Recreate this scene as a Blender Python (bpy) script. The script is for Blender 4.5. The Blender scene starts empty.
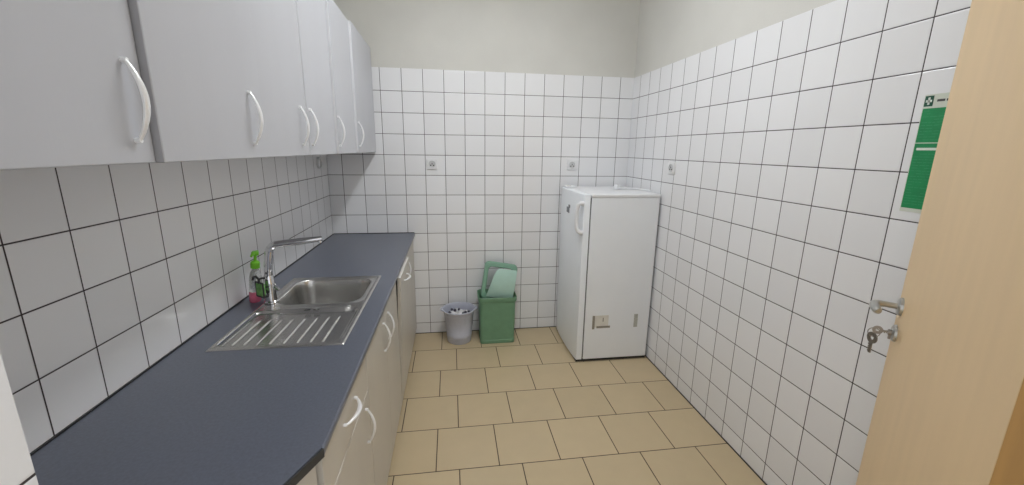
import bpy, bmesh, math, random
from mathutils import Vector, Matrix
random.seed(7)
C = bpy.context.scene.collection
PI = math.pi

# ------------------------------------------------------------------ materials
def new_mat(name):
    m = bpy.data.materials.new(name); m.use_nodes = True
    nt = m.node_tree
    b = nt.nodes['Principled BSDF']
    return m, nt, b

def mat(name, col, rough=.5, metal=0., noise=0., nscale=20., bump=0., bscale=60., stretch=None, spec=.5, trans=0., alpha=1., coat=0.):
    m, nt, b = new_mat(name)
    N, L = nt.nodes, nt.links
    b.inputs['Base Color'].default_value = (*col, 1)
    b.inputs['Roughness'].default_value = rough
    b.inputs['Metallic'].default_value = metal
    b.inputs['Specular IOR Level'].default_value = spec
    b.inputs['Transmission Weight'].default_value = trans
    b.inputs['Coat Weight'].default_value = coat
    tc = N.new('ShaderNodeTexCoord'); mp = N.new('ShaderNodeMapping')
    L.new(tc.outputs['Object'], mp.inputs['Vector'])
    if stretch: mp.inputs['Scale'].default_value = stretch
    if noise > 0:
        n = N.new('ShaderNodeTexNoise'); n.inputs['Scale'].default_value = nscale; n.inputs['Detail'].default_value = 4
        L.new(mp.outputs[0], n.inputs['Vector'])
        r = N.new('ShaderNodeValToRGB')
        r.color_ramp.elements[0].position = .3; r.color_ramp.elements[1].position = .7
        r.color_ramp.elements[0].color = (*[max(0, c*(1-noise)) for c in col], 1)
        r.color_ramp.elements[1].color = (*[min(1, c*(1+noise)) for c in col], 1)
        L.new(n.outputs['Fac'], r.inputs[0]); L.new(r.outputs[0], b.inputs['Base Color'])
    if bump > 0:
        n2 = N.new('ShaderNodeTexNoise'); n2.inputs['Scale'].default_value = bscale
        L.new(mp.outputs[0], n2.inputs['Vector'])
        bp = N.new('ShaderNodeBump'); bp.inputs['Strength'].default_value = bump; bp.inputs['Distance'].default_value = .002
        L.new(n2.outputs['Fac'], bp.inputs['Height']); L.new(bp.outputs[0], b.inputs['Normal'])
    return m

def math_node(nt, op, a, b=None, c=None):
    n = nt.nodes.new('ShaderNodeMath'); n.operation = op
    for i, v in enumerate((a, b, c)):
        if v is None: continue
        if isinstance(v, (int, float)): n.inputs[i].default_value = v
        else: nt.links.new(v, n.inputs[i])
    return n.outputs[0]

def tile_mat(name, axes, offs, size, col, grout, gw, rough, shift=0., var=.03, mott=.0):
    """square tiles laid on a world grid: axes e.g. ('X','Z'); shift = running bond offset on alternate rows"""
    m, nt, b = new_mat(name); N, L = nt.nodes, nt.links
    g = N.new('ShaderNodeNewGeometry'); s = N.new('ShaderNodeSeparateXYZ'); L.new(g.outputs['Position'], s.inputs[0])
    v = math_node(nt, 'DIVIDE', math_node(nt, 'SUBTRACT', s.outputs[axes[1]], offs[1]), size)
    vf = math_node(nt, 'FLOOR', v)
    u = math_node(nt, 'DIVIDE', math_node(nt, 'SUBTRACT', s.outputs[axes[0]], offs[0]), size)
    if shift:
        par = math_node(nt, 'FLOORED_MODULO', vf, 2.)
        u = math_node(nt, 'ADD', u, math_node(nt, 'MULTIPLY', par, shift))
    uf = math_node(nt, 'FLOOR', u)
    def dist(w):
        fr = math_node(nt, 'FRACT', w)
        return math_node(nt, 'SUBTRACT', .5, math_node(nt, 'ABSOLUTE', math_node(nt, 'SUBTRACT', fr, .5)))
    d = math_node(nt, 'MULTIPLY', math_node(nt, 'MINIMUM', dist(u), dist(math_node(nt, 'MINIMUM', v, 12.975))), size)
    mr = N.new('ShaderNodeMapRange'); mr.interpolation_type = 'SMOOTHSTEP'
    L.new(d, mr.inputs['Value']); mr.inputs['From Min'].default_value = gw*.5-.0004; mr.inputs['From Max'].default_value = gw*.5+.0004
    mb = N.new('ShaderNodeMapRange'); mb.interpolation_type = 'SMOOTHSTEP'
    L.new(d, mb.inputs['Value']); mb.inputs['From Min'].default_value = gw*.3; mb.inputs['From Max'].default_value = gw*.5+.003
    cmb = N.new('ShaderNodeCombineXYZ'); L.new(uf, cmb.inputs[0]); L.new(vf, cmb.inputs[1])
    wn = N.new('ShaderNodeTexWhiteNoise'); wn.noise_dimensions = '3D'; L.new(cmb.outputs[0], wn.inputs['Vector'])
    val = math_node(nt, 'MULTIPLY_ADD', wn.outputs['Value'], 2*var, 1-var)
    if mott:
        no = N.new('ShaderNodeTexNoise'); no.inputs['Scale'].default_value = 9; no.inputs['Detail'].default_value = 6
        L.new(g.outputs['Position'], no.inputs['Vector'])
        val = math_node(nt, 'MULTIPLY', val, math_node(nt, 'MULTIPLY_ADD', no.outputs['Fac'], 2*mott, 1-mott))
    sc = N.new('ShaderNodeVectorMath'); sc.operation = 'SCALE'; sc.inputs[0].default_value = col; L.new(val, sc.inputs['Scale'])
    mix = N.new('ShaderNodeMix'); mix.data_type = 'RGBA'
    L.new(mr.outputs[0], mix.inputs['Factor']); mix.inputs['A'].default_value = (*grout, 1); L.new(sc.outputs[0], mix.inputs['B'])
    L.new(mix.outputs['Result'], b.inputs['Base Color'])
    r = math_node(nt, 'MULTIPLY_ADD', mr.outputs[0], rough-.8, .8); L.new(r, b.inputs['Roughness'])
    # slightly uneven glaze
    n2 = N.new('ShaderNodeTexNoise'); n2.inputs['Scale'].default_value = 14; n2.inputs['Detail'].default_value = 1
    L.new(g.outputs['Position'], n2.inputs['Vector'])
    h = math_node(nt, 'ADD', mb.outputs[0], math_node(nt, 'MULTIPLY', n2.outputs['Fac'], .25))
    bp = N.new('ShaderNodeBump'); bp.inputs['Strength'].default_value = .5; bp.inputs['Distance'].default_value = .0015
    L.new(h, bp.inputs['Height']); L.new(bp.outputs[0], b.inputs['Normal'])
    return m

TILE = (.80, .807, .825); GROUT = (.038, .028, .030)
M = {}
M['tile_back'] = tile_mat('glazed_tile_back', ('X', 'Z'), (.1016, .0917), .15, TILE, GROUT, .0036, .16)
M['tile_right'] = tile_mat('glazed_tile_right', ('Y', 'Z'), (-.7189, .0917), .15, TILE, GROUT, .0036, .16)
M['tile_left'] = tile_mat('glazed_tile_left', ('Y', 'Z'), (-2.2583, .0917), .15, TILE, GROUT, .0036, .16)
M['floor'] = tile_mat('beige_floor_tile', ('X', 'Y'), (.908, -.003), .3037, (.555, .445, .28), (.06, .04, .025), .0048, .32, shift=.3655, var=.035, mott=.06)
M['plaster'] = mat('cream_plaster', (.62, .615, .58), .9, noise=.03, nscale=3, bump=.25, bscale=120)
M['ceiling'] = mat('ceiling_paint', (.80, .80, .77), .9, noise=.02, nscale=3)
M['cabinet'] = mat('pale_grey_laminate', (.48, .49, .525), .38, noise=.02, nscale=6, stretch=(1, 1, .1), bump=.05, bscale=200)
M['cab_edge'] = mat('cabinet_edge_band', (.72, .73, .76), .4, noise=.01)  # edge band lightened: light on the far doors' side edges painted in
M['cab_edge_grey'] = mat('grey_edge_band', (.36, .36, .38), .45, noise=.02)  # same edge band darkened: shade in the near door gaps painted in
M['carcass'] = mat('cabinet_carcass_board', (.17, .155, .14), .5, noise=.03)
M['base_front'] = mat('warm_grey_laminate', (.52, .49, .44), .34, noise=.03, nscale=6, stretch=(1, 1, .1))
M['base_edge'] = mat('light_edge_band', (.75, .73, .68), .4, noise=.01)
M['kick'] = mat('dark_plinth', (.045, .035, .03), .6, noise=.2)
M['counter'] = mat('slate_blue_laminate', (.115, .128, .165), .30, noise=.10, nscale=140, bump=.08, bscale=300)
M['counter_edge'] = mat('dark_end_strip', (.035, .036, .038), .5, noise=.1)
M['seal'] = mat('black_joint_seal', (.02, .02, .022), .5, noise=.1)
M['steel'] = mat('brushed_stainless', (.60, .595, .58), .27, 1., noise=.04, nscale=30, stretch=(1, .05, 1), bump=.05, bscale=150)
M['chrome'] = mat('polished_chrome', (.72, .72, .74), .08, 1., noise=.01)
M['satin'] = mat('satin_silver_handle', (.90, .91, .92), .30, .25, noise=.02)
M['dark_slot'] = mat('dark_slot', (.02, .02, .02), .6, noise=.1)
M['fridge'] = mat('white_enamel', (.82, .85, .885), .28, noise=.015, nscale=4, bump=.04, bscale=300)
M['fridge_pl'] = mat('white_plastic', (.80, .81, .83), .35, noise=.02)
M['gasket'] = mat('grey_gasket', (.16, .16, .17), .7, noise=.1)
M['badge'] = mat('dark_grey_badge', (.16, .17, .19), .4, noise=.3, nscale=90)
M['sticker'] = mat('yellowed_sticker', (.70, .68, .62), .6, noise=.06)
M['stick_dark'] = mat('faded_print', (.27, .25, .21), .6, noise=.3, nscale=200)
M['stick_grey'] = mat('grey_print', (.42, .43, .40), .6, noise=.25, nscale=200)
M['bin_grey'] = mat('grey_lavender_plastic', (.50, .52, .61), .45, noise=.04, nscale=60)
M['litter'] = mat('crumpled_white_paper', (.70, .70, .72), .7, noise=.15, nscale=40)
M['litter_d'] = mat('dark_litter', (.07, .07, .10), .6, noise=.3, nscale=40)
M['bin_green'] = mat('sage_green_plastic', (.15, .30, .185), .42, noise=.05, nscale=20)
M['lid_green'] = mat('muted_green_plastic', (.21, .40, .29), .42, noise=.05, nscale=20)
M['flap_green'] = mat('mint_plastic', (.42, .62, .54), .42, noise=.03, nscale=20)
M['wood'] = mat('light_beech_veneer', (.74, .545, .31), .42, noise=.035, nscale=5, stretch=(3, 3, .5))
M['wood_dark'] = mat('brown_frame_wood', (.38, .20, .045), .45, noise=.12, nscale=5, stretch=(8, 8, .5))
M['brass'] = mat('worn_key_metal', (.35, .33, .31), .3, 1., noise=.1, nscale=60)
M['grip'] = mat('worn_satin_lever', (.50, .50, .48), .3, .9, noise=.05)
M['poster'] = mat('poster_paper', (.62, .66, .58), .4, noise=.02)
M['poster_green'] = mat('poster_green_ink', (.012, .25, .085), .38, noise=.10, nscale=30)
M['poster_dark'] = mat('poster_dark_green_ink', (.012, .085, .05), .38, noise=.08, nscale=30)
M['poster_white'] = mat('poster_white_ink', (.72, .78, .72), .45, noise=.02)
M['poster_line'] = mat('poster_pale_line', (.04, .31, .13), .45, noise=.05)
M['ink'] = mat('black_ink', (.06, .06, .06), .6, noise=.05)
M['socket'] = mat('socket_plastic', (.76, .77, .78), .35, noise=.02)
M['socket_d'] = mat('socket_recess_grey', (.58, .59, .60), .45, noise=.05)
M['soap_clear'] = mat('clear_bottle_plastic', (.93, .95, .93), .15, noise=.01, trans=.8)
M['soap_pink'] = mat('pink_soap', (.72, .17, .27), .25, noise=.08, nscale=60)
M['soap_label'] = mat('pale_bottle_label', (.55, .58, .50), .4, noise=.15, nscale=70)
M['pump_green'] = mat('lime_green_plastic', (.18, .56, .02), .35, noise=.05, nscale=30)
M['black_pl'] = mat('black_plastic', (.02, .02, .022), .4, noise=.1)
M['sponge'] = mat('green_scrub_pad', (.16, .36, .11), .9, noise=.35, nscale=110, bump=.5, bscale=200)
def emit(name, col, st):
    m, nt, b = new_mat(name)
    b.inputs['Base Color'].default_value = (.9, .9, .9, 1)
    b.inputs['Emission Color'].default_value = (*col, 1); b.inputs['Emission Strength'].default_value = st
    return m
M['diffuser'] = emit('lamp_diffuser', (.96, .978, 1.0), 25.5)
M['lamp_body'] = mat('white_lamp_metal', (.8, .8, .8), .4, noise=.01)

# ------------------------------------------------------------------ mesh helpers
def obj(name, bm, m, parent=None, smooth=True, bevel=0., angle=35, **props):
    me = bpy.data.meshes.new(name)
    bmesh.ops.recalc_face_normals(bm, faces=bm.faces[:])
    bm.to_mesh(me); bm.free()
    ms = m if isinstance(m, (list, tuple)) else [m]
    for x in ms: me.materials.append(x)
    for p in me.polygons: p.use_smooth = smooth
    o = bpy.data.objects.new(name, me); C.objects.link(o)
    if parent: o.parent = parent
    if bevel:
        md = o.modifiers.new('bevel', 'BEVEL'); md.width = bevel; md.segments = 3; md.limit_method = 'ANGLE'; md.angle_limit = math.radians(40)
    if smooth:
        me.set_sharp_from_angle(angle=math.radians(angle))
    for k, v in props.items(): o[k] = v
    return o
def thing(name, label, cat, loc=(0, 0, 0), rz=0., group=None):
    o = bpy.data.objects.new(name, None); C.objects.link(o); o.empty_display_size = .05
    o.location = loc; o.rotation_euler = (0, 0, rz); o['label'] = label; o['category'] = cat
    if group: o['group'] = group
    return o
def tag(o, label, cat, group=None):
    o['label'] = label; o['category'] = cat
    if group: o['group'] = group
    return o
def B(): return bmesh.new()
def box(bm, a, b, mi=0, mx=None):
    x0, y0, z0 = a; x1, y1, z1 = b
    vs = [bm.verts.new(Vector(p)) for p in ((x0,y0,z0),(x1,y0,z0),(x1,y1,z0),(x0,y1,z0),(x0,y0,z1),(x1,y0,z1),(x1,y1,z1),(x0,y1,z1))]
    if mx: 
        for v in vs: v.co = mx @ v.co
    for f in ((0,3,2,1),(4,5,6,7),(0,1,5,4),(1,2,6,5),(2,3,7,6),(3,0,4,7)):
        bm.faces.new([vs[i] for i in f]).material_index = mi
    return bm
def prism(bm, pts, z0, z1, mi=0, mi_side=None):
    lo = [bm.verts.new((x, y, z0)) for x, y in pts]; hi = [bm.verts.new((x, y, z1)) for x, y in pts]
    bm.faces.new(lo[::-1]).material_index = mi; bm.faces.new(hi).material_index = mi
    n = len(pts)
    for i in range(n):
        f = bm.faces.new((lo[i], lo[(i+1) % n], hi[(i+1) % n], hi[i])); f.material_index = mi if mi_side is None else mi_side[i]
    return bm
def tube(bm, pts, rad, n=12, flat=1., caps=True, up=Vector((0, 0, 1)), mi=0):
    pts = [Vector(p) for p in pts]
    if isinstance(rad, (int, float)): rad = [rad]*len(pts)
    rings = []; prev = None
    for i, p in enumerate(pts):
        t = (pts[min(i+1, len(pts)-1)] - pts[max(i-1, 0)]).normalized()
        if prev is None:
            a = up if abs(t.dot(up)) < .95 else Vector((1, 0, 0))
            u = (a - t*a.dot(t)).normalized()
        else: u = (prev - t*prev.dot(t)).normalized()
        prev = u; w = t.cross(u)
        rings.append([bm.verts.new(p + (u*math.cos(2*PI*k/n) + w*math.sin(2*PI*k/n)*flat)*rad[i]) for k in range(n)])
    for i in range(len(rings)-1):
        for k in range(n):
            bm.faces.new((rings[i][k], rings[i][(k+1) % n], rings[i+1][(k+1) % n], rings[i+1][k])).material_index = mi
    if caps:
        bm.faces.new(rings[0][::-1]).material_index = mi; bm.faces.new(rings[-1]).material_index = mi
    return bm
def lathe(bm, prof, n=40, c=(0, 0, 0), mx=None, mi=0):
    rings = []
    for r, z in prof:
        ring = [bm.verts.new((r*math.cos(2*PI*k/n), r*math.sin(2*PI*k/n), z)) for k in range(n)] if r > 1e-6 else [bm.verts.new((0, 0, z))]
        rings.append(ring)
    for a, b in zip(rings, rings[1:]):
        for k in range(n):
            q = [a[k % len(a)], a[(k+1) % len(a)], b[(k+1) % len(b)], b[k % len(b)]]
            q = list(dict.fromkeys(q))
            if len(q) > 2: bm.faces.new(q).material_index = mi
    vs = [v for r in rings for v in r]
    for v in vs:
        if mx: v.co = mx @ v.co
        v.co += Vector(c)
    return bm
def rrect(w, d, r, n=6, cx=0, cy=0):
    out = []
    for sx, sy, a0 in ((1, 1, 0), (-1, 1, PI/2), (-1, -1, PI), (1, -1, 1.5*PI)):
        for k in range(n+1):
            a = a0 + PI/2*k/n
            out.append((cx + sx*(w/2-r) + r*math.cos(a), cy + sy*(d/2-r) + r*math.sin(a)))
    return out
def loft(bm, loops, close0=False, close1=False, mi=0):
    rs = [[bm.verts.new(p) for p in l] for l in loops]
    n = len(rs[0])
    for a, b in zip(rs, rs[1:]):
        for k in range(n): bm.faces.new((a[k], a[(k+1) % n], b[(k+1) % n], b[k])).material_index = mi
    if close0: bm.faces.new(rs[0][::-1]).material_index = mi
    if close1: bm.faces.new(rs[-1]).material_index = mi
    return bm
def struct(name, bm, m, parent=None, **k):
    return obj(name, bm, m, parent, kind='structure', **k)

# ------------------------------------------------------------------ room shell
W, TOP, H, YF = 2.31, 2.047, 2.78, -2.82
struct('floor', box(B(), (-.1, -4.2, -.06), (W+.1, .1, 0)), M['floor'], smooth=False)
struct('ceiling', box(B(), (-.1, YF-.2, H), (W+.1, .1, H+.08)), M['ceiling'], smooth=False)
def wall(name, a, b, m_tile, ta, tb):
    w = struct(name, box(B(), a, b), M['plaster'], smooth=False)
    struct('tile_cladding', box(B(), ta, tb), m_tile, w, smooth=False, bevel=.0015)
    return w
wall('wall_back', (-.1, .006, 0), (W+.1, .12, H), M['tile_back'], (0, 0, 0), (W, .006, TOP))
wall('wall_right', (W+.006, YF-.2, 0), (W+.12, .006, H), M['tile_right'], (W, YF, 0), (W+.006, .006, TOP))
wall('wall_left', (-.12, -2.75, 0), (-.006, .006, H), M['tile_left'], (-.006, -2.75, 0), (0, .006, TOP))
# door wall: tiled pier left of the opening, short wall right of it, lintel above
pier = struct('wall_front_left', box(B(), (-.12, -3.3, 0), (.434, -2.756, H)), M['plaster'], smooth=False)
struct('tile_cladding', box(B(), (.434, -3.3, 0), (.44, -2.746, TOP)), M['tile_left'], pier, smooth=False, bevel=.002)
struct('tile_cladding', box(B(), (0, -2.752, 0), (.434, -2.7465, TOP)), M['tile_back'], pier, smooth=False)
pr_ = struct('wall_front_right', box(B(), (1.76, YF-.2, 0), (W+.006, YF-.006, H)), M['plaster'], smooth=False)
struct('tile_cladding', box(B(), (1.76, YF-.006, 0), (W, YF, TOP)), M['tile_back'], pr_, smooth=False)
struct('wall_front_lintel', box(B(), (.434, YF-.2, 2.12), (1.76, YF-.006, H)), M['plaster'], smooth=False)
# brown wooden door frame on the hinge side and across the top
bm = B(); box(bm, (1.672, YF-.215, 0), (1.76, YF+.004, 2.12)); box(bm, (1.66, YF-.2, 0), (1.672, YF-.045, 2.06))
struct('trim_1', bm, M['wood_dark'], bevel=.002)
struct('trim_2', box(B(), (.44, YF-.215, 2.05), (1.672, YF+.004, 2.12)), M['wood_dark'], bevel=.002)

# dark joint where the wall tiles meet the floor
struct('trim_3', box(B(), (0, -.004, 0), (W, 0, .004)), M['seal'], smooth=False)
struct('trim_4', box(B(), (W-.005, -2.8, 0), (W, -.004, .004)), M['seal'], smooth=False)
# ------------------------------------------------------------------ bow handles
def bow(name, mtx, L, parent, m, out=.021, r=.0044):
    """bow handle along local z, bulging along local x"""
    bm = B(); pts = []; rad = []
    n = 18
    for i in range(n+1):
        t = i/n; a = math.sin(PI*t)
        pts.append(mtx @ Vector((.006 + out*a**.85, 0, -L/2 + L*t))); rad.append(r*(.62 + .5*a))
    tube(bm, pts, rad, 10, flat=1.35)
    for s in (-1, 1):
        tube(bm, [mtx @ Vector((-.001, 0, s*L/2)), mtx @ Vector((.009, 0, s*(L/2-.001)))], .0048, 10)
    return obj(name, bm, m, parent)

# ------------------------------------------------------------------ wall cabinets
Z0, Z1, XF = 1.459, 2.168, .345
TH = .018
def wall_unit(y0, y1, doors, label, dx=0.):
    """doors: list of (ya, yb, handle_y, hinge 'near'/'far', ajar degrees, protrusion)"""
    t = thing('wall_cabinet', label, 'cabinet', (.0, y0, Z0), group='grey wall cabinets above the worktop')
    d = XF-TH-.002+dx; w = y1-y0; h = Z1-Z0; bm = B()
    box(bm, (0.001, 0, 0), (d, TH, h)); box(bm, (0.001, w-TH, 0), (d, w, h))
    box(bm, (0.001, TH, 0), (d, w-TH, TH)); box(bm, (0.001, TH, h-TH), (d, w-TH, h)); box(bm, (0.001, TH, TH), (.008, w-TH, h-TH))
    obj('carcass', bm, M['cabinet'], t, smooth=False)
    obj('shelf', box(B(), (.009, TH+.001, .34), (d-.02, w-TH-.001, .356)), M['carcass'], t, smooth=False)
    for ya, yb, hy, hinge, ajar, pro in doors:
        ww = yb-ya-.001
        piv = ya+.0005 if hinge == 'near' else yb-.0005
        dd = obj('door', B_door(ww, h-.001, hinge), [M['cabinet'], M['cab_edge'] if ya > -1.5 else M['cab_edge_grey']], t, bevel=.0025)  # side edges coloured as shaded on doors near the doorway, lit farther in
        dd.location = (d+.002+pro, piv-y0, .0005)
        dd.rotation_euler = (0, 0, math.radians(-ajar if hinge == 'near' else ajar))
        loc = Matrix.Translation((TH, hy-piv, .107))
        bow('door_handle', loc, .134, dd, M['satin'])
    return t
def B_door(w, h, hinge):
    s = 1 if hinge == 'near' else -1
    bm = B(); a, b = (0, w) if s > 0 else (-w, 0)
    box(bm, (0, a, 0), (TH, b, h))
    bm.faces.ensure_lookup_table()
    bm.faces[2].material_index = 1; bm.faces[4].material_index = 1
    return bm
wall_unit(-2.740, -2.3195, [(-2.740, -2.3195, -2.362, 'near', 0, -.002)], 'pale grey wall cabinet nearest the doorway, bow handle at its right edge')
wall_unit(-2.318, -1.868, [(-2.318, -1.868, -1.945, 'near', 0, .011)], 'pale grey wall cabinet second from the doorway, its door slightly proud')
wall_unit(-1.866, -1.078, [(-1.866, -1.465, -1.540, 'near', 0, .004), (-1.465, -1.078, -1.438, 'far', 0.4, .004)], 'pale grey two-door wall cabinet, its pair of bow handles side by side in the middle')
wall_unit(-1.076, -.652, [(-1.076, -.652, -1.062, 'far', 1.3, .006)], 'pale grey single-door wall cabinet just before the one in the far corner')
wall_unit(-.650, -.012, [(-.650, -.012, -.625, 'far', 1.0, .007)], 'pale grey wall cabinet in the far corner against the back wall')

# ------------------------------------------------------------------ base cabinets
CT, CB = .848, .826          # worktop top / underside
FX = .572                    # carcass front; fronts are 18 mm
BT = .819
def carcass(t, w, depth, h0, h1, top=True):
    bm = B()
    box(bm, (.001, 0, h0), (depth, TH, h1)); box(bm, (.001, w-TH, h0), (depth, w, h1))
    box(bm, (.001, TH, h0), (depth, w-TH, h0+TH)); box(bm, (.001, TH, h0+TH), (.008, w-TH, h1))
    if top: box(bm, (.5, TH, h1-TH), (depth, w-TH, h1))
    obj('carcass', bm, M['carcass'], t, smooth=False)
    obj('plinth', box(B(), (.535, 0, .0), (.553, w, h0-.001)), M['kick'], t, smooth=False)
def front(t, name, ya, yb, za, zb, hpos, haxis, pro=0.):
    """ya..yb, za..zb local to the cabinet; haxis 'z' vertical bow, 'y' horizontal bow"""
    fb = box(B(), (0, ya+.002, za), (TH, yb-.002, zb)); fb.faces.ensure_lookup_table()
    for q in (1,): fb.faces[q].material_index = 1
    d = obj(name, fb, [M['base_front'], M['base_edge']], t, bevel=.0016)
    d.location = (FX+.001+pro, 0, 0)
    if haxis == 'z': mx = Matrix.Translation((TH, hpos[0], hpos[1]))
    else: mx = Matrix.Translation((TH, hpos[0], hpos[1])) @ Matrix.Rotation(PI/2, 4, 'X')
    bow('drawer_handle' if name == 'drawer_front' else 'door_handle', mx, .128, d, M['satin'])
    return d
KZ = .058
def drawer_unit(y0, y1, label, hinge_near, pro=0.):
    w = y1-y0
    t = thing('base_cabinet', label, 'cabinet', (0, y0, 0), group='warm grey base cabinets under the worktop')
    carcass(t, w, FX, KZ+.01, BT)
    front(t, 'drawer_front', 0, w, .665, BT, (w*.5, .751), 'y', pro)
    front(t, 'door', 0, w, KZ, .660, ((w-.06) if hinge_near else .06, .56), 'z')
    return t
drawer_unit(-2.348, -1.852, 'warm grey base cabinet nearest the doorway, a drawer over a door', True)
t = thing('base_cabinet', 'warm grey two-door base cabinet directly under the stainless sink', 'cabinet', (0, -1.850, 0), group='warm grey base cabinets under the worktop')
carcass(t, .80, FX, KZ+.01, BT, top=False)
front(t, 'door', 0, .412, KZ, BT, (.352, .69), 'z'); front(t, 'door', .412, .80, KZ, BT, (.474, .69), 'z')
t = thing('base_cabinet', 'narrow base cabinet beyond the sink unit, its tall front leaning slightly open at the top', 'cabinet', (0, -1.048, 0), group='warm grey base cabinets under the worktop')
carcass(t, .446, FX, KZ+.01, BT)
fr_ = front(t, 'tilting_front', 0, .446, 0, BT-KZ-.004, (.223, .751-KZ), 'y', .0)
fr_.location.z = KZ; fr_.rotation_euler = (0, math.radians(1.9), 0)
t = thing('base_cabinet', 'one-door base cabinet at the far end of the row against the back wall', 'cabinet', (0, -.600, 0), group='warm grey base cabinets under the worktop')
carcass(t, .588, FX, KZ+.01, BT)
front(t, 'door', 0, .588, KZ, BT, (.055, .715), 'z')
# corner cabinet behind the chamfered end of the worktop
t = thing('base_cabinet', 'warm grey corner base cabinet with an angled front under the chamfered worktop end', 'cabinet', (0, 0, 0))
p0 = Vector((.572, -2.356)); dch = Vector((-.044, -.099)).normalized()
p1 = p0 + dch*((2.738-2.356)/-dch.y)
obj('carcass', prism(B(), [(.001, -2.356), (.552, -2.356), (p1.x-.020, -2.74), (.001, -2.74)], .083, BT), M['carcass'], t, smooth=False)
nrm = Vector((-dch.y, dch.x))
if nrm.x < 0: nrm = -nrm
ang = math.atan2(dch.y, dch.x)
L_ = (p1-p0).length
dd = obj('door', box(B(), (.002, -.009, KZ), (L_*.98, .009, BT)), M['base_front'], t, bevel=.0022)
dd.location = (p0.x+nrm.x*.004, p0.y+nrm.y*.004, 0); dd.rotation_euler = (0, 0, ang)
obj('plinth', prism(B(), [(.50, -2.36), (.53, -2.36), (p1.x-.045, -2.735), (p1.x-.075, -2.735)], 0, .082), M['kick'], t, smooth=False)

# ------------------------------------------------------------------ worktop with sink cut-out
wt = thing('worktop', 'slate blue laminate worktop with chamfered near end running along the left wall', 'worktop', (0, 0, CB))
bm = B(); hx0, hx1, hy0, hy1 = .122, .512, -1.858, -1.128; XE = .6065; h = CT-CB
ye = -2.371; q1 = (.13, ye - (XE-.13)*.742)
q1 = (.13, -2.729)
def strip(pts): prism(bm, pts, 0, h)
strip([(0.0015, hy1), (XE-.006, hy1), (XE-.006, -.0015), (0.0015, -.0015)])
strip([(0.0015, hy0), (hx0, hy0), (hx0, hy1), (0.0015, hy1)])
strip([(hx1, hy0), (XE-.006, hy0), (XE-.006, hy1), (hx1, hy1)])
strip([(0.0015, -2.740), (XE-.006-.165, -2.740), (XE-.006, -2.371), (XE-.006, hy0), (0.0015, hy0)])
obj('board', bm, M['counter'], wt, smooth=False)
# rounded front nosing
bm = B(); prof = []
for k in range(9):
    a = -PI/2 + PI*k/8
    prof.append((XE-.006 + .006*math.cos(a), h/2 + (h/2-.006)*(1 if a > 0 else -1 if a < 0 else 0) + .006*math.sin(a)))
prof = [(XE-.0062, 0.0002)] + prof + [(XE-.0062, h)]
loft(bm, [[(x, y, z) for x, z in prof] for y in (-2.371, -.0015)], True, True)
obj('front_nosing', bm, M['counter'], wt)
# dark strip along the chamfered end
bm = B(); a = Vector((XE-.003, -2.3705)); b = Vector((XE-.006-.165+.001, -2.7405)); dn = (b-a).normalized(); nn = Vector((-dn.y, dn.x)); nn = nn if nn.x > 0 else -nn
prism(bm, [tuple(a), tuple(a+nn*.003), tuple(b+nn*.003), tuple(b)], 0, h-.0004)
obj('end_strip', bm, M['counter_edge'], wt, smooth=False, label='near-black strip on the chamfered end')
bm = B(); box(bm, (0.0005, -2.740, h), (.006, -.006, h+.004)); box(bm, (0.006, -.006, h), (XE-.006, -.0005, h+.004))
obj('joint_seal', bm, M['seal'], wt, smooth=False, label='black sealing joint along the walls')

# ------------------------------------------------------------------ sink (one pressed sheet)
sx0, sx1, sy0, sy1 = .105, .529, -1.874, -1.112
def sdrr(x, y, cx, cy, hw, hh, r):
    qx, qy = abs(x-cx)-hw+r, abs(y-cy)-hh+r
    return math.hypot(max(qx, 0), max(qy, 0)) + min(max(qx, qy), 0) - r
def ss(a, b, x):
    t = max(0, min(1, (x-a)/(b-a))); return t*t*(3-2*t)
RX = [.130, .163, .199, .238, .279, .323, .366, .408, .448]
def sink_z(x, y):
    e = min(x-sx0, sx1-x, y-sy0, sy1-y)
    z = .0015 + .0035*ss(0, .005, e) - .0038*ss(.010, .016, e)
    db = sdrr(x, y, .322, -1.318, .172, .168, .075)        # bowl
    z += .003*ss(.030, .006, db)
    z -= .148*ss(.003, -.022, db)
    z -= .010*ss(-.03, -.17, db)
    dd = sdrr(x, y, .312, -1.692, .196, .150, .03)         # drainer field
    z -= .006*ss(.004, -.010, dd) * (1 + .4*ss(-1.83, -1.56, y))
    for rx in RX:
        if -1.845 < y < -1.585:
            g = math.exp(-((x-rx)/.0026)**2)*ss(-1.845, -1.830, y)*ss(-1.600, -1.640, y)
            z += .0046*g
    # tap ledge stays flat; overflow lip between bowl and drainer
    dl = sdrr(x, y, .33, -1.535, .14, .020, .018)
    z += .004*ss(.006, -.012, dl)
    return z
bm = B(); nx, ny = 212, 235; g = []
for j in range(ny+1):
    row = []
    for i in range(nx+1):
        x = sx0+(sx1-sx0)*i/nx; y = sy0+(sy1-sy0)*j/ny
        row.append(bm.verts.new((x, y, sink_z(x, y))))
    g.append(row)
for j in range(ny):
    for i in range(nx): bm.faces.new((g[j][i], g[j][i+1], g[j+1][i+1], g[j+1][i]))
edge = [g[0][i] for i in range(nx+1)] + [g[j][nx] for j in range(1, ny+1)] + [g[ny][i] for i in range(nx-1, -1, -1)] + [g[j][0] for j in range(ny-1, 0, -1)]
lo = [bm.verts.new((v.co.x, v.co.y, .0004)) for v in edge]
for k in range(len(edge)): bm.faces.new((edge[k], edge[(k+1) % len(edge)], lo[(k+1) % len(edge)], lo[k]))
st = thing('kitchen_sink', 'stainless steel inset sink with ribbed drainer and one rounded bowl', 'sink', (0, 0, CT))
so = obj('basin', bm, M['steel'], st, angle=80)
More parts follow.
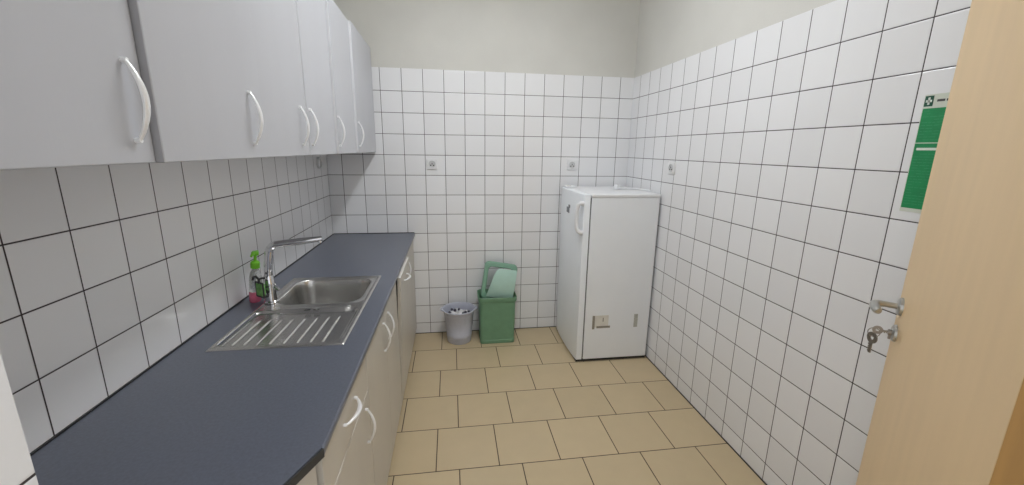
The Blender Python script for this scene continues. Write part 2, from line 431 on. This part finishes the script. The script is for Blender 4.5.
bm = B(); lathe(bm, [(0, .0015), (.016, .0015), (.018, .003), (.040, .003), (.043, 0)], 32, (.322, -1.318, -.1535))
obj('drain_strainer', bm, M['chrome'], st)
for k in range(2):
    bm = B()
    for q in range(3): box(bm, (.304+.034*k+q*.0075, -1.566, .0060), (.309+.034*k+q*.0075, -1.553, .0078))
    obj('overflow_slot', bm, M['dark_slot'], st, smooth=False, label='dark overflow slot')

# ------------------------------------------------------------------ mixer tap
tp = thing('mixer_tap', 'tall chrome mixer tap with long straight spout swung over the sink bowl', 'tap', (.135, -1.447, CT+.0035))
bm = B(); lathe(bm, [(0, 0), (.028, 0), (.028, .006), (.0235, .010), (.022, .035), (.0235, .075), (.021, .100), (.017, .118), (.0, .120)], 28)
obj('tap_body', bm, M['chrome'], tp)
P = [(0, 0, .10), (.004, 0, .16), (.008, .002, .19), (.012, .003, .213)]
top = Vector((.016, .006, .246)); end = Vector((.212, .040, .262))
d1 = (end-top).normalized()
for k in range(1, 8):
    a = PI/2*k/8; P.append(tuple(Vector((.012, .003, .213)) + d1*(.033*(1-math.cos(a))) + Vector((0, 0, .033*math.sin(a)))))
s0 = Vector(P[-1])
for k in range(1, 7): P.append(tuple(s0.lerp(end, k/6)))
bm = B(); tube(bm, P, [.0155]*6 + [.0145]*(len(P)-9) + [.0135, .012, .0105], 18)
e = Vector(P[-1]); tube(bm, [e-d1*.010+Vector((0, 0, -.005)), e-d1*.010+Vector((0, 0, -.016))], .0085, 16)
obj('spout', bm, M['chrome'], tp)
bm = B(); tube(bm, [(.012, .006, .07), (.028, -.010, .068), (.044, -.02, .058)], [.011, .008, .0055], 12)
tube(bm, [(.0, .0, .062), (.022, .009, .066)], [.013, .012], 16)
obj('lever', bm, M['chrome'], tp)

# ------------------------------------------------------------------ scrub pad in black wire holder hung on the tap
sp = thing('sponge_holder', 'small black frame with a green scrub pad hooked on the tap', 'sponge holder', (.121, -1.502, CT+.018), rz=math.radians(-38))
bm = B()
def ringframe(bm, w, h_, r, y, z0):
    P = [(-w/2, y, z0), (w/2, y, z0), (w/2, y, z0+h_), (-w/2, y, z0+h_)]
    for k in range(4): tube(bm, [P[k], P[(k+1) % 4]], r, 8)
ringframe(bm, .050, .060, .0034, 0, .030)
ringframe(bm, .050, .026, .0026, .016, .030)
for sx in (-.025, .025): tube(bm, [(sx, 0, .031), (sx, .016, .031)], .0026, 8)
tube(bm, [(0, .0, .087), (-.002, .001, .104), (-.020, .002, .112), (-.044, .003, .106), (-.050, .003, .092)], .0045, 8)
tube(bm, [(0, 0, .104), (.020, .003, .112), (.026, .012, .110)], .004, 8)
obj('wire_frame', bm, M['black_pl'], sp)
bm = B(); box(bm, (-.021, -.004, .035), (.021, .012, .086))
obj('scrub_pad', bm, M['sponge'], sp, bevel=.004)

# ------------------------------------------------------------------ soap dispenser
sb = thing('soap_dispenser', 'clear soap bottle with lime green pump and pink soap standing behind the tap', 'soap bottle', (.060, -1.418, CT))
def oval(rx, ry, z, n=28): return [(rx*math.cos(2*PI*k/n), ry*math.sin(2*PI*k/n), z) for k in range(n)]
bm = B(); loft(bm, [oval(.0215, .0315, .0462), oval(.0215, .0315, .06), oval(.0215, .031, .10), oval(.017, .023, .122), oval(.011, .012, .134), oval(.011, .011, .142)], True, True)
obj('bottle', bm, M['soap_clear'], sb)
bm = B(); loft(bm, [oval(.018, .026, .0008), oval(.021, .030, .006), oval(.0218, .0318, .03), oval(.0215, .0315, .046)], True, True)
obj('liquid_soap', bm, M['soap_pink'], sb, label='pink liquid soap in the bottom')
bm = B()
n = 12
for zz in (0,):
    a0 = [( .0222*math.cos(-.9+1.8*k/n), .0322*math.sin(-.9+1.8*k/n)) for k in range(n+1)]
    lo = [bm.verts.new((x, y, .055)) for x, y in a0]; hi = [bm.verts.new((x, y, .100)) for x, y in a0]
    for k in range(n): bm.faces.new((lo[k], lo[k+1], hi[k+1], hi[k]))
o = obj('bottle_label', bm, M['soap_label'], sb); md = o.modifiers.new('s', 'SOLIDIFY'); md.thickness = .0004
o.location = (-.001, 0, 0); 
bm = B(); lathe(bm, [(0, .138), (.0165, .138), (.0175, .142), (.0175, .160), (.013, .166), (.006, .168), (.0055, .188), (.013, .190), (.014, .200), (.010, .205), (0, .205)], 24)
tube(bm, [(0, 0, .198), (0, -.020, .199), (.0, -.034, .192)], [.008, .006, .0042], 10)
tube(bm, [(0, 0, .199), (0, .022, .200)], [.008, .005], 10)
obj('pump', bm, M['pump_green'], sb, label='lime green pump head')

sb.scale = (1, 1, 1.07); sb.rotation_euler = (0, math.radians(6), 0)
# ------------------------------------------------------------------ refrigerator (door faces the worktop)
fx0, fx1, fy0, fy1, fh = 1.812, 2.292, -.608, -.035, 1.213
fr = thing('refrigerator', 'white single-door refrigerator in the far right corner, door facing the worktop', 'refrigerator', (0, 0, 0))
bm = B(); box(bm, (fx0, fy0, .018), (fx1, fy1, fh-.022))
obj('body', bm, M['fridge'], fr, bevel=.004)
bm = B(); box(bm, (fx0-.006, fy0-.004, fh-.022), (fx1+.001, fy1+.002, fh))
obj('top_panel', bm, M['fridge_pl'], fr, bevel=.006)
obj('gasket', box(B(), (fx0-.008, fy0+.006, .03), (fx0, fy1-.006, fh-.026)), M['gasket'], fr, smooth=False, label='grey door seal')
# bulged door: plan profile curved in -x
def door_loop(z, ins=0.):
    pts = [(fx0-.009, fy1-.001-ins), (fx0-.009, fy0+.001+ins)]
    n = 14
    for k in range(n+1):
        y = fy0+.001+ins + (fy1-fy0-.002-2*ins)*k/n; s = (k/n-.5)*2
        x = fx0-.056 - .012*(1-s*s) - (0 if abs(s) < .999 else -.004) + ins
        pts.append((x, y))
    return [(x, y, z) for x, y in pts]
bm = B(); loft(bm, [door_loop(.016, .003), door_loop(.020), door_loop(fh-.012), door_loop(fh-.003, .004)], True, True)
dr = obj('door', bm, M['fridge'], fr, bevel=.003)
# handle on the opening edge of the door
hy = fy0+.024
def fdx(y):
    s = ((y-fy0)/(fy1-fy0)-.5)*2; return fx0-.056-.012*(1-s*s)
bm = B(); xx = fdx(hy)
pts = [(xx+.004, hy-.02, 1.150), (xx-.018, hy-.018, 1.152), (xx-.031, hy-.010, 1.142), (xx-.036, hy-.006, 1.10), (xx-.038, hy-.006, 1.03), (xx-.035, hy-.008, .985), (xx-.024, hy-.014, .962), (xx-.008, hy-.02, .955), (xx+.004, hy-.02, .955)]
tube(bm, pts, [.015, .014, .014, .0135, .0135, .0135, .014, .014, .015], 14)
for zc in (1.150, .955): box(bm, (xx-.006, hy-.026, zc-.012), (xx+.006, hy-.004, zc+.012))
obj('handle', bm, M['fridge_pl'], dr)
# badge with smudged print, high on the door
yb = -.27; bm = B()
box(bm, (fdx(yb)-.0022, yb-.055, 1.045), (fdx(yb)+.003, yb+.012, 1.085)); box(bm, (fdx(yb)-.0022, yb-.070, 1.085), (fdx(yb)+.004, yb-.03, 1.105))
obj('badge', bm, M['badge'], dr, smooth=False, label='small dark grey badge')
obj('hinge_cover', box(B(), (fx0-.045, fy1-.10, fh-.002), (fx0+.03, fy1-.01, fh+.012)), M['fridge_pl'], fr, bevel=.005)
obj('hinge_screw_cap', box(B(), (fx0-.030, fy1-.085, fh+.012), (fx0+.0, fy1-.06, fh+.0135)), M['stick_grey'], fr, smooth=False)
ys = fy0
obj('rating_label', box(B(), (1.872, ys-.0008, .262), (1.985, ys+.0005, .352)), M['sticker'], fr, smooth=False, label='yellowed rating sticker low on the side')
bm = B(); box(bm, (1.866, ys-.0014, .250), (1.884, ys-.0006, .352)); box(bm, (1.899, ys-.0014, .256), (2.000, ys-.0006, .272)); box(bm, (1.942, ys-.0014, .305), (1.949, ys-.0006, .335))
obj('label_print', bm, M['stick_dark'], fr, smooth=False, label='dark faded print on the sticker')
bm = B(); box(bm, (2.178, ys-.0010, .252), (2.206, ys+.0005, .352))
obj('side_sticker', bm, M['stick_grey'], fr, smooth=False, label='narrow grey sticker near the rear edge of the side')
obj('base_plinth', box(B(), (fx0-.052, fy0+.003, .001), (fx1-.002, fy1-.01, .0158)), M['black_pl'], fr, smooth=False, label='dark recessed base')
for x in ():
    for y in ():
        obj('foot', lathe(B(), [(0, 0), (.016, 0), (.016, .0008), (0, .0008)], 16, (x, y, .0)), M['black_pl'], fr)
# white lead and clip lying on top
bm = B(); zt = fh+.0072
tube(bm, [(2.115, -.30, zt), (2.12, -.285, zt), (2.16, -.27, zt), (2.22, -.275, zt), (2.26, -.33, zt), (2.282, -.40, zt), (2.29, -.47, zt)], .007, 8)
tube(bm, [(2.29, -.47, zt), (2.297, -.50, zt-.004), (2.302, -.515, zt-.03), (2.3035, -.54, .95), (2.3035, -.556, .6), (2.3035, -.552, .44), (2.3035, -.568, .28), (2.3035, -.575, .15), (2.3035, -.56, .006), (2.30, -.50, .005)], .0032, 8)
pc = thing('power_cord', 'white power cord lying on the refrigerator and hanging behind it', 'cord', (2.29, -.47, fh))
o = obj('cable', bm, M['fridge_pl'], pc); o.matrix_parent_inverse = Matrix.Translation((-2.29, .47, -fh))
bm = B(); tube(bm, [(2.09, -.315, fh+.0205), (2.118, -.298, fh+.0205)], [.020, .016], 16)
tube(bm, [(2.078, -.325, fh+.012), (2.09, -.318, fh+.012)], .003, 8); tube(bm, [(2.082, -.313, fh+.02), (2.094, -.306, fh+.02)], .003, 8)
o = obj('plug', bm, M['fridge_pl'], pc, label='white mains plug'); o.matrix_parent_inverse = Matrix.Translation((-2.29, .47, -fh))

# ------------------------------------------------------------------ grey waste bin
gb = thing('waste_bin', 'small round grey plastic waste bin on the floor beside the green bin', 'bin', (.934, -.155, 0))
bm = B()
prof = [(0, .004), (.082, .004), (.084, 0), (.090, 0), (.094, .006), (.0965, .045), (.0985, .048), (.1005, .075), (.099, .078), (.114, .225), (.1165, .228), (.118, .250), (.126, .256), (.131, .262), (.132, .270), (.127, .274), (.122, .271), (.1155, .255), (.112, .225), (.093, .03), (.088, .009), (0, .009)]
lathe(bm, prof, 56)
obj('bin_body', bm, M['bin_grey'], gb)
for s in (-1, 1):
    bm = B()
    tube(bm, [(s*.127, -.034, .266), (s*.137, -.022, .268), (s*.140, 0, .269), (s*.137, .022, .268), (s*.127, .034, .266)], .0055, 10)
    obj('grip', bm, M['bin_grey'], gb)
bm = B(); random.seed(3)
def crumple(bm, c, r, seed):
    rnd = random.Random(seed); s = bmesh.ops.create_icosphere(bm, subdivisions=2, radius=r)
    for v in s['verts']:
        v.co *= rnd.uniform(.72, 1.12); v.co += Vector(c)
for k, (x, y, z, r) in enumerate([(-.045, -.03, .215, .035), (.01, -.045, .222, .032), (.055, .0, .21, .034), (-.01, .03, .21, .04), (-.06, .035, .205, .028), (.03, .055, .2, .03), (0, 0, .17, .06)]): crumple(bm, (x, y, z), r, k)
nw = len(bm.faces)
for k, (x, y, z, r) in enumerate([(.05, -.035, .240, .014), (-.03, .0, .248, .013), (.075, -.01, .236, .011), (-.07, -.02, .238, .013), (.0, .01, .25, .010), (.03, -.06, .244, .011), (-.055, .05, .232, .012)]): crumple(bm, (x, y, z), r, 20+k)
bm.faces.ensure_lookup_table()
for fc in bm.faces[nw:]: fc.material_index = 1
o = obj('crumpled_litter', bm, [M['litter'], M['litter_d']], smooth=False); o.location = (.934, -.155, .006); o['kind'] = 'stuff'; tag(o, 'crumpled white and dark litter filling the round grey bin', 'litter')

# ------------------------------------------------------------------ green swing bin, its lid pushed down inside it
gn = thing('swing_bin', 'rectangular sage green plastic bin standing against the back wall', 'bin', (1.231, -.150, 0))
def L3(w, d, r, z): return [(x, y, z) for x, y in rrect(w, d, r)]
bm = B()
loft(bm, [L3(.262, .200, .02, 0), L3(.270, .208, .025, .003), L3(.272, .210, .026, .028), L3(.266, .204, .025, .032), L3(.282, .206, .03, .340), L3(.296, .216, .032, .344), L3(.300, .220, .034, .352), L3(.300, .220, .034, .378), L3(.294, .214, .034, .381), L3(.288, .208, .03, .378), L3(.272, .196, .028, .340), L3(.252, .190, .024, .012)], True, True)
obj('bin_body', bm, M['bin_green'], gn)
ld = thing('bin_lid', 'loose green lid frame with mint swing flap stuck upright in the green bin', 'bin lid', (1.236, -.150, .368))
ld.rotation_euler = (math.radians(-9), math.radians(8), math.radians(-6))
bm = B()
def LV(w, d, r, y, z0=.0): return [(x, y, zz+z0) for x, zz in rrect(w, d, r)]
# frame: hollow ring with a deep rim, local xz-plane, thickness along y
ZC = .105
loft(bm, [LV(.262, .300, .035, .030, ZC), LV(.262, .300, .035, -.004, ZC), LV(.250, .288, .034, -.022, ZC), LV(.200, .236, .028, -.024, ZC), LV(.190, .226, .026, -.016, ZC), LV(.190, .226, .026, .026, ZC), LV(.196, .232, .028, .030, ZC), LV(.262, .300, .035, .030, ZC)])
obj('lid_frame', bm, M['lid_green'], ld)
# swing flap, curved, hanging askew
bm = B(); n = 12; F0, F1 = [], []
pl = [(-.040, -.030), (-.058, .02), (-.045, .115), (-.010, .205), (.030, .228)]
rows = [(0.0, -.088, .120), (.14, -.080, .122), (.45, -.064, .124), (.75, -.048, .126), (.93, -.030, .126), (1., -.012, .122)]
for th in (0, 1):
    G = []
    for f, xl, xr in rows:
        z = -.016 + .232*f
        r = []
        for k in range(n+1):
            x = xl+(xr-xl)*k/n; s = (2*k/n-1); y = -.040 - .022*(1-(2*f-1)**2) - .008*(1-s*s) + th*.004
            r.append(bm.verts.new((x, y, z)))
        G.append(r)
    (F0 if th == 0 else F1).extend(G)
R_, K_ = len(F0), n
for G in (F0, F1):
    for a in range(R_-1):
        for k in range(K_): bm.faces.new((G[a][k], G[a][k+1], G[a+1][k+1], G[a+1][k]))
for k in range(K_):
    bm.faces.new((F0[0][k], F0[0][k+1], F1[0][k+1], F1[0][k])); bm.faces.new((F0[-1][k], F0[-1][k+1], F1[-1][k+1], F1[-1][k]))
for a in range(R_-1):
    bm.faces.new((F0[a][0], F0[a+1][0], F1[a+1][0], F1[a][0])); bm.faces.new((F0[a][-1], F0[a+1][-1], F1[a+1][-1], F1[a][-1]))
obj('swing_flap', bm, M['flap_green'], ld, label='pale mint swing flap')

# ------------------------------------------------------------------ wall sockets
def socket(name, label, mtx, group=None):
    t = thing(name, label, 'socket', (0, 0, 0))
    t.matrix_world = mtx
    bm = B(); loft(bm, [[(x, y, 0) for x, y in rrect(.080, .080, .008)], [(x, y, .006) for x, y in rrect(.080, .080, .008)], [(x, y, .009) for x, y in rrect(.074, .074, .007)]], True, True)
    obj('socket_plate', bm, M['socket'], t)
    bm = B(); lathe(bm, [(.0, .0092), (.020, .0092), (.0225, .0125), (.0245, .0125), (.026, .009)], 30)
    obj('socket_ring', bm, M['socket_d'], t)
    bm = B()
    for x, y, r in ((-.0105, -.009, .0050), (.0105, -.009, .0050), (0, .002, .0042)): lathe(bm, [(0, .0105), (r, .0105), (r, .0092)], 12, (x, y, 0))
    obj('pin_hole', bm, M['dark_slot'], t)
    obj('earth_pin', lathe(B(), [(0, .019), (.0022, .018), (.0026, .0092)], 12, (0, .010, 0)), M['chrome'], t)
    return t
RB = Matrix.Rotation(PI/2, 4, 'X')                         # faces -y
socket('wall_socket', 'white square socket on the back wall left of the two bins', Matrix.Translation((.752, 0, 1.376)) @ RB)
socket('wall_socket', 'white square socket on the back wall above the refrigerator', Matrix.Translation((1.843, 0, 1.379)) @ RB)
socket('wall_socket', 'white square socket on the tiled right wall', Matrix.Translation((W, -.690, 1.391)) @ Matrix.Rotation(-PI/2, 4, 'Z') @ RB)
t = thing('junction_cover', 'round grey cover on the left wall below the far wall cabinet', 'cover', (0, -.215, 1.384))
ry = Matrix.Rotation(PI/2, 4, 'Y')
obj('cover_ring', lathe(B(), [(.030, 0), (.038, .0), (.038, .012), (.035, .015), (.031, .012), (.030, .004)], 36, mx=ry), M['socket_d'], t)
obj('cover_disc', lathe(B(), [(0, .004), (.0302, .004), (.0302, 0)], 36, mx=ry), M['socket'], t)

# ------------------------------------------------------------------ first aid poster on the right wall
ps = thing('first_aid_poster', 'green first aid instruction poster on the right wall beside the door', 'poster', (W, -2.093, 1.325))
pw = .24; ph = .348                                     # local x = along -y of the room
ps.rotation_euler = (0, 0, -PI/2)
def pbox(bm, x0, x1, z0, z1, d0, d1): box(bm, (x0, -d1, z0), (x1, -d0, z1))
bm = B(); pbox(bm, .001, pw, -.004, ph-.002, .0003, .0012); obj('poster_sheet', bm, M['poster'], ps, smooth=False)
bm = B(); pbox(bm, .003, pw-.003, .008, .306, .0012, .0017); obj('green_field', bm, M['poster_green'], ps, smooth=False)
bm = B(); pbox(bm, .003, .026, .312, .342, .0012, .0018); obj('cross_field', bm, M['poster_dark'], ps, smooth=False)
bm = B(); pbox(bm, .0065, .0225, .3235, .3305, .0018, .0022); pbox(bm, .0117, .0173, .3165, .3375, .0018, .0022); obj('white_cross', bm, M['poster_white'], ps, smooth=False)
bm = B()
for x0, x1 in ((.036, .056), (.060, .084), (.089, .125)): pbox(bm, x0, x1, .3235, .3300, .0012, .0018)
obj('title_print', bm, M['ink'], ps, smooth=False)
bm = B(); pbox(bm, .003, pw-.003, .2045, .2065, .0017, .0020); pbox(bm, .010, .118, .184, .1915, .0017, .0020)
obj('heading_line', bm, M['poster_white'], ps, smooth=False)
bm = B(); rnd = random.Random(5)
for k in range(34):
    z = .298-.0084*k
    if .178 < z < .21 or z < .014: continue
    x = .008
    while x < pw-.02:
        l = rnd.uniform(.006, .02)
        if rnd.random() < .85: pbox(bm, x, min(x+l, pw-.01), z, z+.0016, .0017, .0019)
        x += l+.003
obj('small_print', bm, M['poster_line'], ps, smooth=False, kind='stuff')

# ------------------------------------------------------------------ open door
Ph = Vector((1.643, -2.810, 0)); Pf = Vector((2.2000, -2.2357, 0)); dv = (Pf-Ph).normalized(); n2 = Vector((-dv.y, dv.x, 0))
LW = (Pf-Ph).length
door = bpy.data.objects.new('door_1', None); C.objects.link(door); door['kind'] = 'structure'
door.location = Ph; door.rotation_euler = (0, 0, math.atan2(dv.y, dv.x))       # local x along leaf, +y = visible face normal
bm = B(); box(bm, (0, -.040, .008), (LW, 0, 2.0))
struct('door_leaf', bm, M['wood'], door, bevel=.0015)
struct('edge_band', box(B(), (-.0012, -.0395, .010), (0, -.0005, 1.998)), M['wood_dark'], door, smooth=False)
hz, kz, hx = 1.069, .987, LW-.045
RY = Matrix.Rotation(-PI/2, 4, 'X')    # lathe axis z -> +y
def faceup(x, z, y=0): return Matrix.Translation((x, y, z)) @ RY
bm = B(); lathe(bm, [(0, .010), (.020, .010), (.0255, .007), (.0265, 0)], 32, mx=faceup(hx, hz)); struct('handle_rosette', bm, M['grip'], door)
bm = B()
lp = [Vector((hx, .006, hz)), Vector((hx, .035, hz)), Vector((hx-.002, .052, hz)), Vector((hx-.010, .060, hz-.001)), Vector((hx-.030, .063, hz-.002)), Vector((hx-.05, .062, hz-.002)), Vector((hx-.072, .060, hz-.002)), Vector((hx-.080, .058, hz-.002))]
tube(bm, lp, [.0085, .0085, .010, .0115, .012, .0115, .0105, .007], 16)
struct('lever_handle', bm, M['grip'], door)
bm = B(); lathe(bm, [(0, .009), (.019, .009), (.0245, .006), (.0255, 0)], 32, mx=faceup(hx, kz)); struct('keyhole_rosette', bm, M['grip'], door)
bm = B(); lathe(bm, [(0, .017), (.0085, .017), (.009, .009)], 20, mx=faceup(hx, kz)); box(bm, (hx-.004, .009, kz-.02), (hx+.004, .015, kz))
struct('lock_cylinder', bm, M['brass'], door)
for z in (.22, 1.80):
    bm = B(); tube(bm, [(-.004, .006, z-.045), (-.004, .006, z+.045)], .0065, 12); struct('hinge', bm, M['grip'], door)
# keys: one in the lock, one dangling from the ring
ky = thing('key_ring', 'bunch of two keys on a ring hanging from the door lock', 'keys', door.matrix_basis @ Vector((hx, .0175, kz)), rz=door.rotation_euler.z)
def key_bm(mx):
    bm = B(); lathe(bm, [(.0045, -.001), (.0125, -.001), (.0125, .001), (.0045, .001), (.0045, -.001)], 20, mx=mx)
    box(bm, (-.003, -.034, -.001), (.003, -.011, .001), mx=mx)
    for k in range(4): box(bm, (.003, -.032+.005*k, -.0009), (.0050+.001*(k % 2), -.029+.005*k, .0009), mx=mx)
    return bm
mxA = Matrix.Translation((0, .026, 0)) @ Matrix.Rotation(PI/2, 4, 'Y')
bmA = key_bm(Matrix.Translation((0, .022, 0)) @ Matrix.Rotation(PI/2, 4, 'Y'))
obj('key', bmA, M['brass'], ky)
bm = B(); rc = Vector((0, .029, -.010))
ring = [rc + Vector((0, .014*math.cos(2*PI*k/24), .014*math.sin(2*PI*k/24))) for k in range(25)]
tube(bm, ring, .0012, 8, up=Vector((1, 0, 0))); obj('ring', bm, M['brass'], ky)
bmB = key_bm(Matrix.Translation((.001, .030, -.028)) @ Matrix.Rotation(math.radians(35), 4, 'Z') @ Matrix.Scale(1.4, 4) @ Matrix.Rotation(PI/2, 4, 'X'))
obj('key', bmB, M['brass'], ky, label='key dangling from the ring')

# ------------------------------------------------------------------ ceiling lamp (out of frame)
cl = thing('ceiling_lamp', 'long white ceiling lamp with a diffuser in the middle of the ceiling', 'lamp', (1.16, -1.35, H))
obj('lamp_housing', box(B(), (-.09, -.62, -.03), (.09, .62, -.0005)), M['lamp_body'], cl, bevel=.004)
bm = B(); loft(bm, [[(x, y, -.031) for x, y in rrect(.17, 1.22, .02)], [(x, y, -.060) for x, y in rrect(.17, 1.22, .02)], [(x, y, -.072) for x, y in rrect(.14, 1.19, .02)]], True, True)
obj('diffuser', bm, M['diffuser'], cl)

# ------------------------------------------------------------------ world: light of the corridor behind the doorway
w = bpy.data.worlds.new('corridor_light'); bpy.context.scene.world = w; w.use_nodes = True
bg = w.node_tree.nodes['Background']; bg.inputs[0].default_value = (.96, .98, 1.0, 1); bg.inputs[1].default_value = 1.0

# ------------------------------------------------------------------ camera
f, X, Y, Z, a, b, c = 408.020, .89502, -3.19539, 1.49437, .148041, -.224797, .0148712
F = Vector((math.sin(a)*math.cos(b), math.cos(a)*math.cos(b), math.sin(b)))
Rt = Vector((math.cos(a), -math.sin(a), 0)); U = Rt.cross(F)
r2 = Rt*math.cos(c) + U*math.sin(c); u2 = -Rt*math.sin(c) + U*math.cos(c)
cam = bpy.data.cameras.new('camera'); co = bpy.data.objects.new('camera', cam); C.objects.link(co)
cam.sensor_width = 36; cam.lens = f/1024*36; cam.clip_start = .02
mw = Matrix((( r2.x, u2.x, -F.x, X), (r2.y, u2.y, -F.y, Y), (r2.z, u2.z, -F.z, Z), (0, 0, 0, 1)))
co.matrix_world = mw
sc = bpy.context.scene; sc.camera = co
sc.view_settings.view_transform = 'Standard'; sc.view_settings.look = 'None'
sc.view_settings.gamma = 1; sc.view_settings.use_curve_mapping = False
sc.view_settings.exposure = 0.17
sc.cycles.max_bounces = 10; sc.cycles.diffuse_bounces = 6; sc.cycles.use_denoising = True
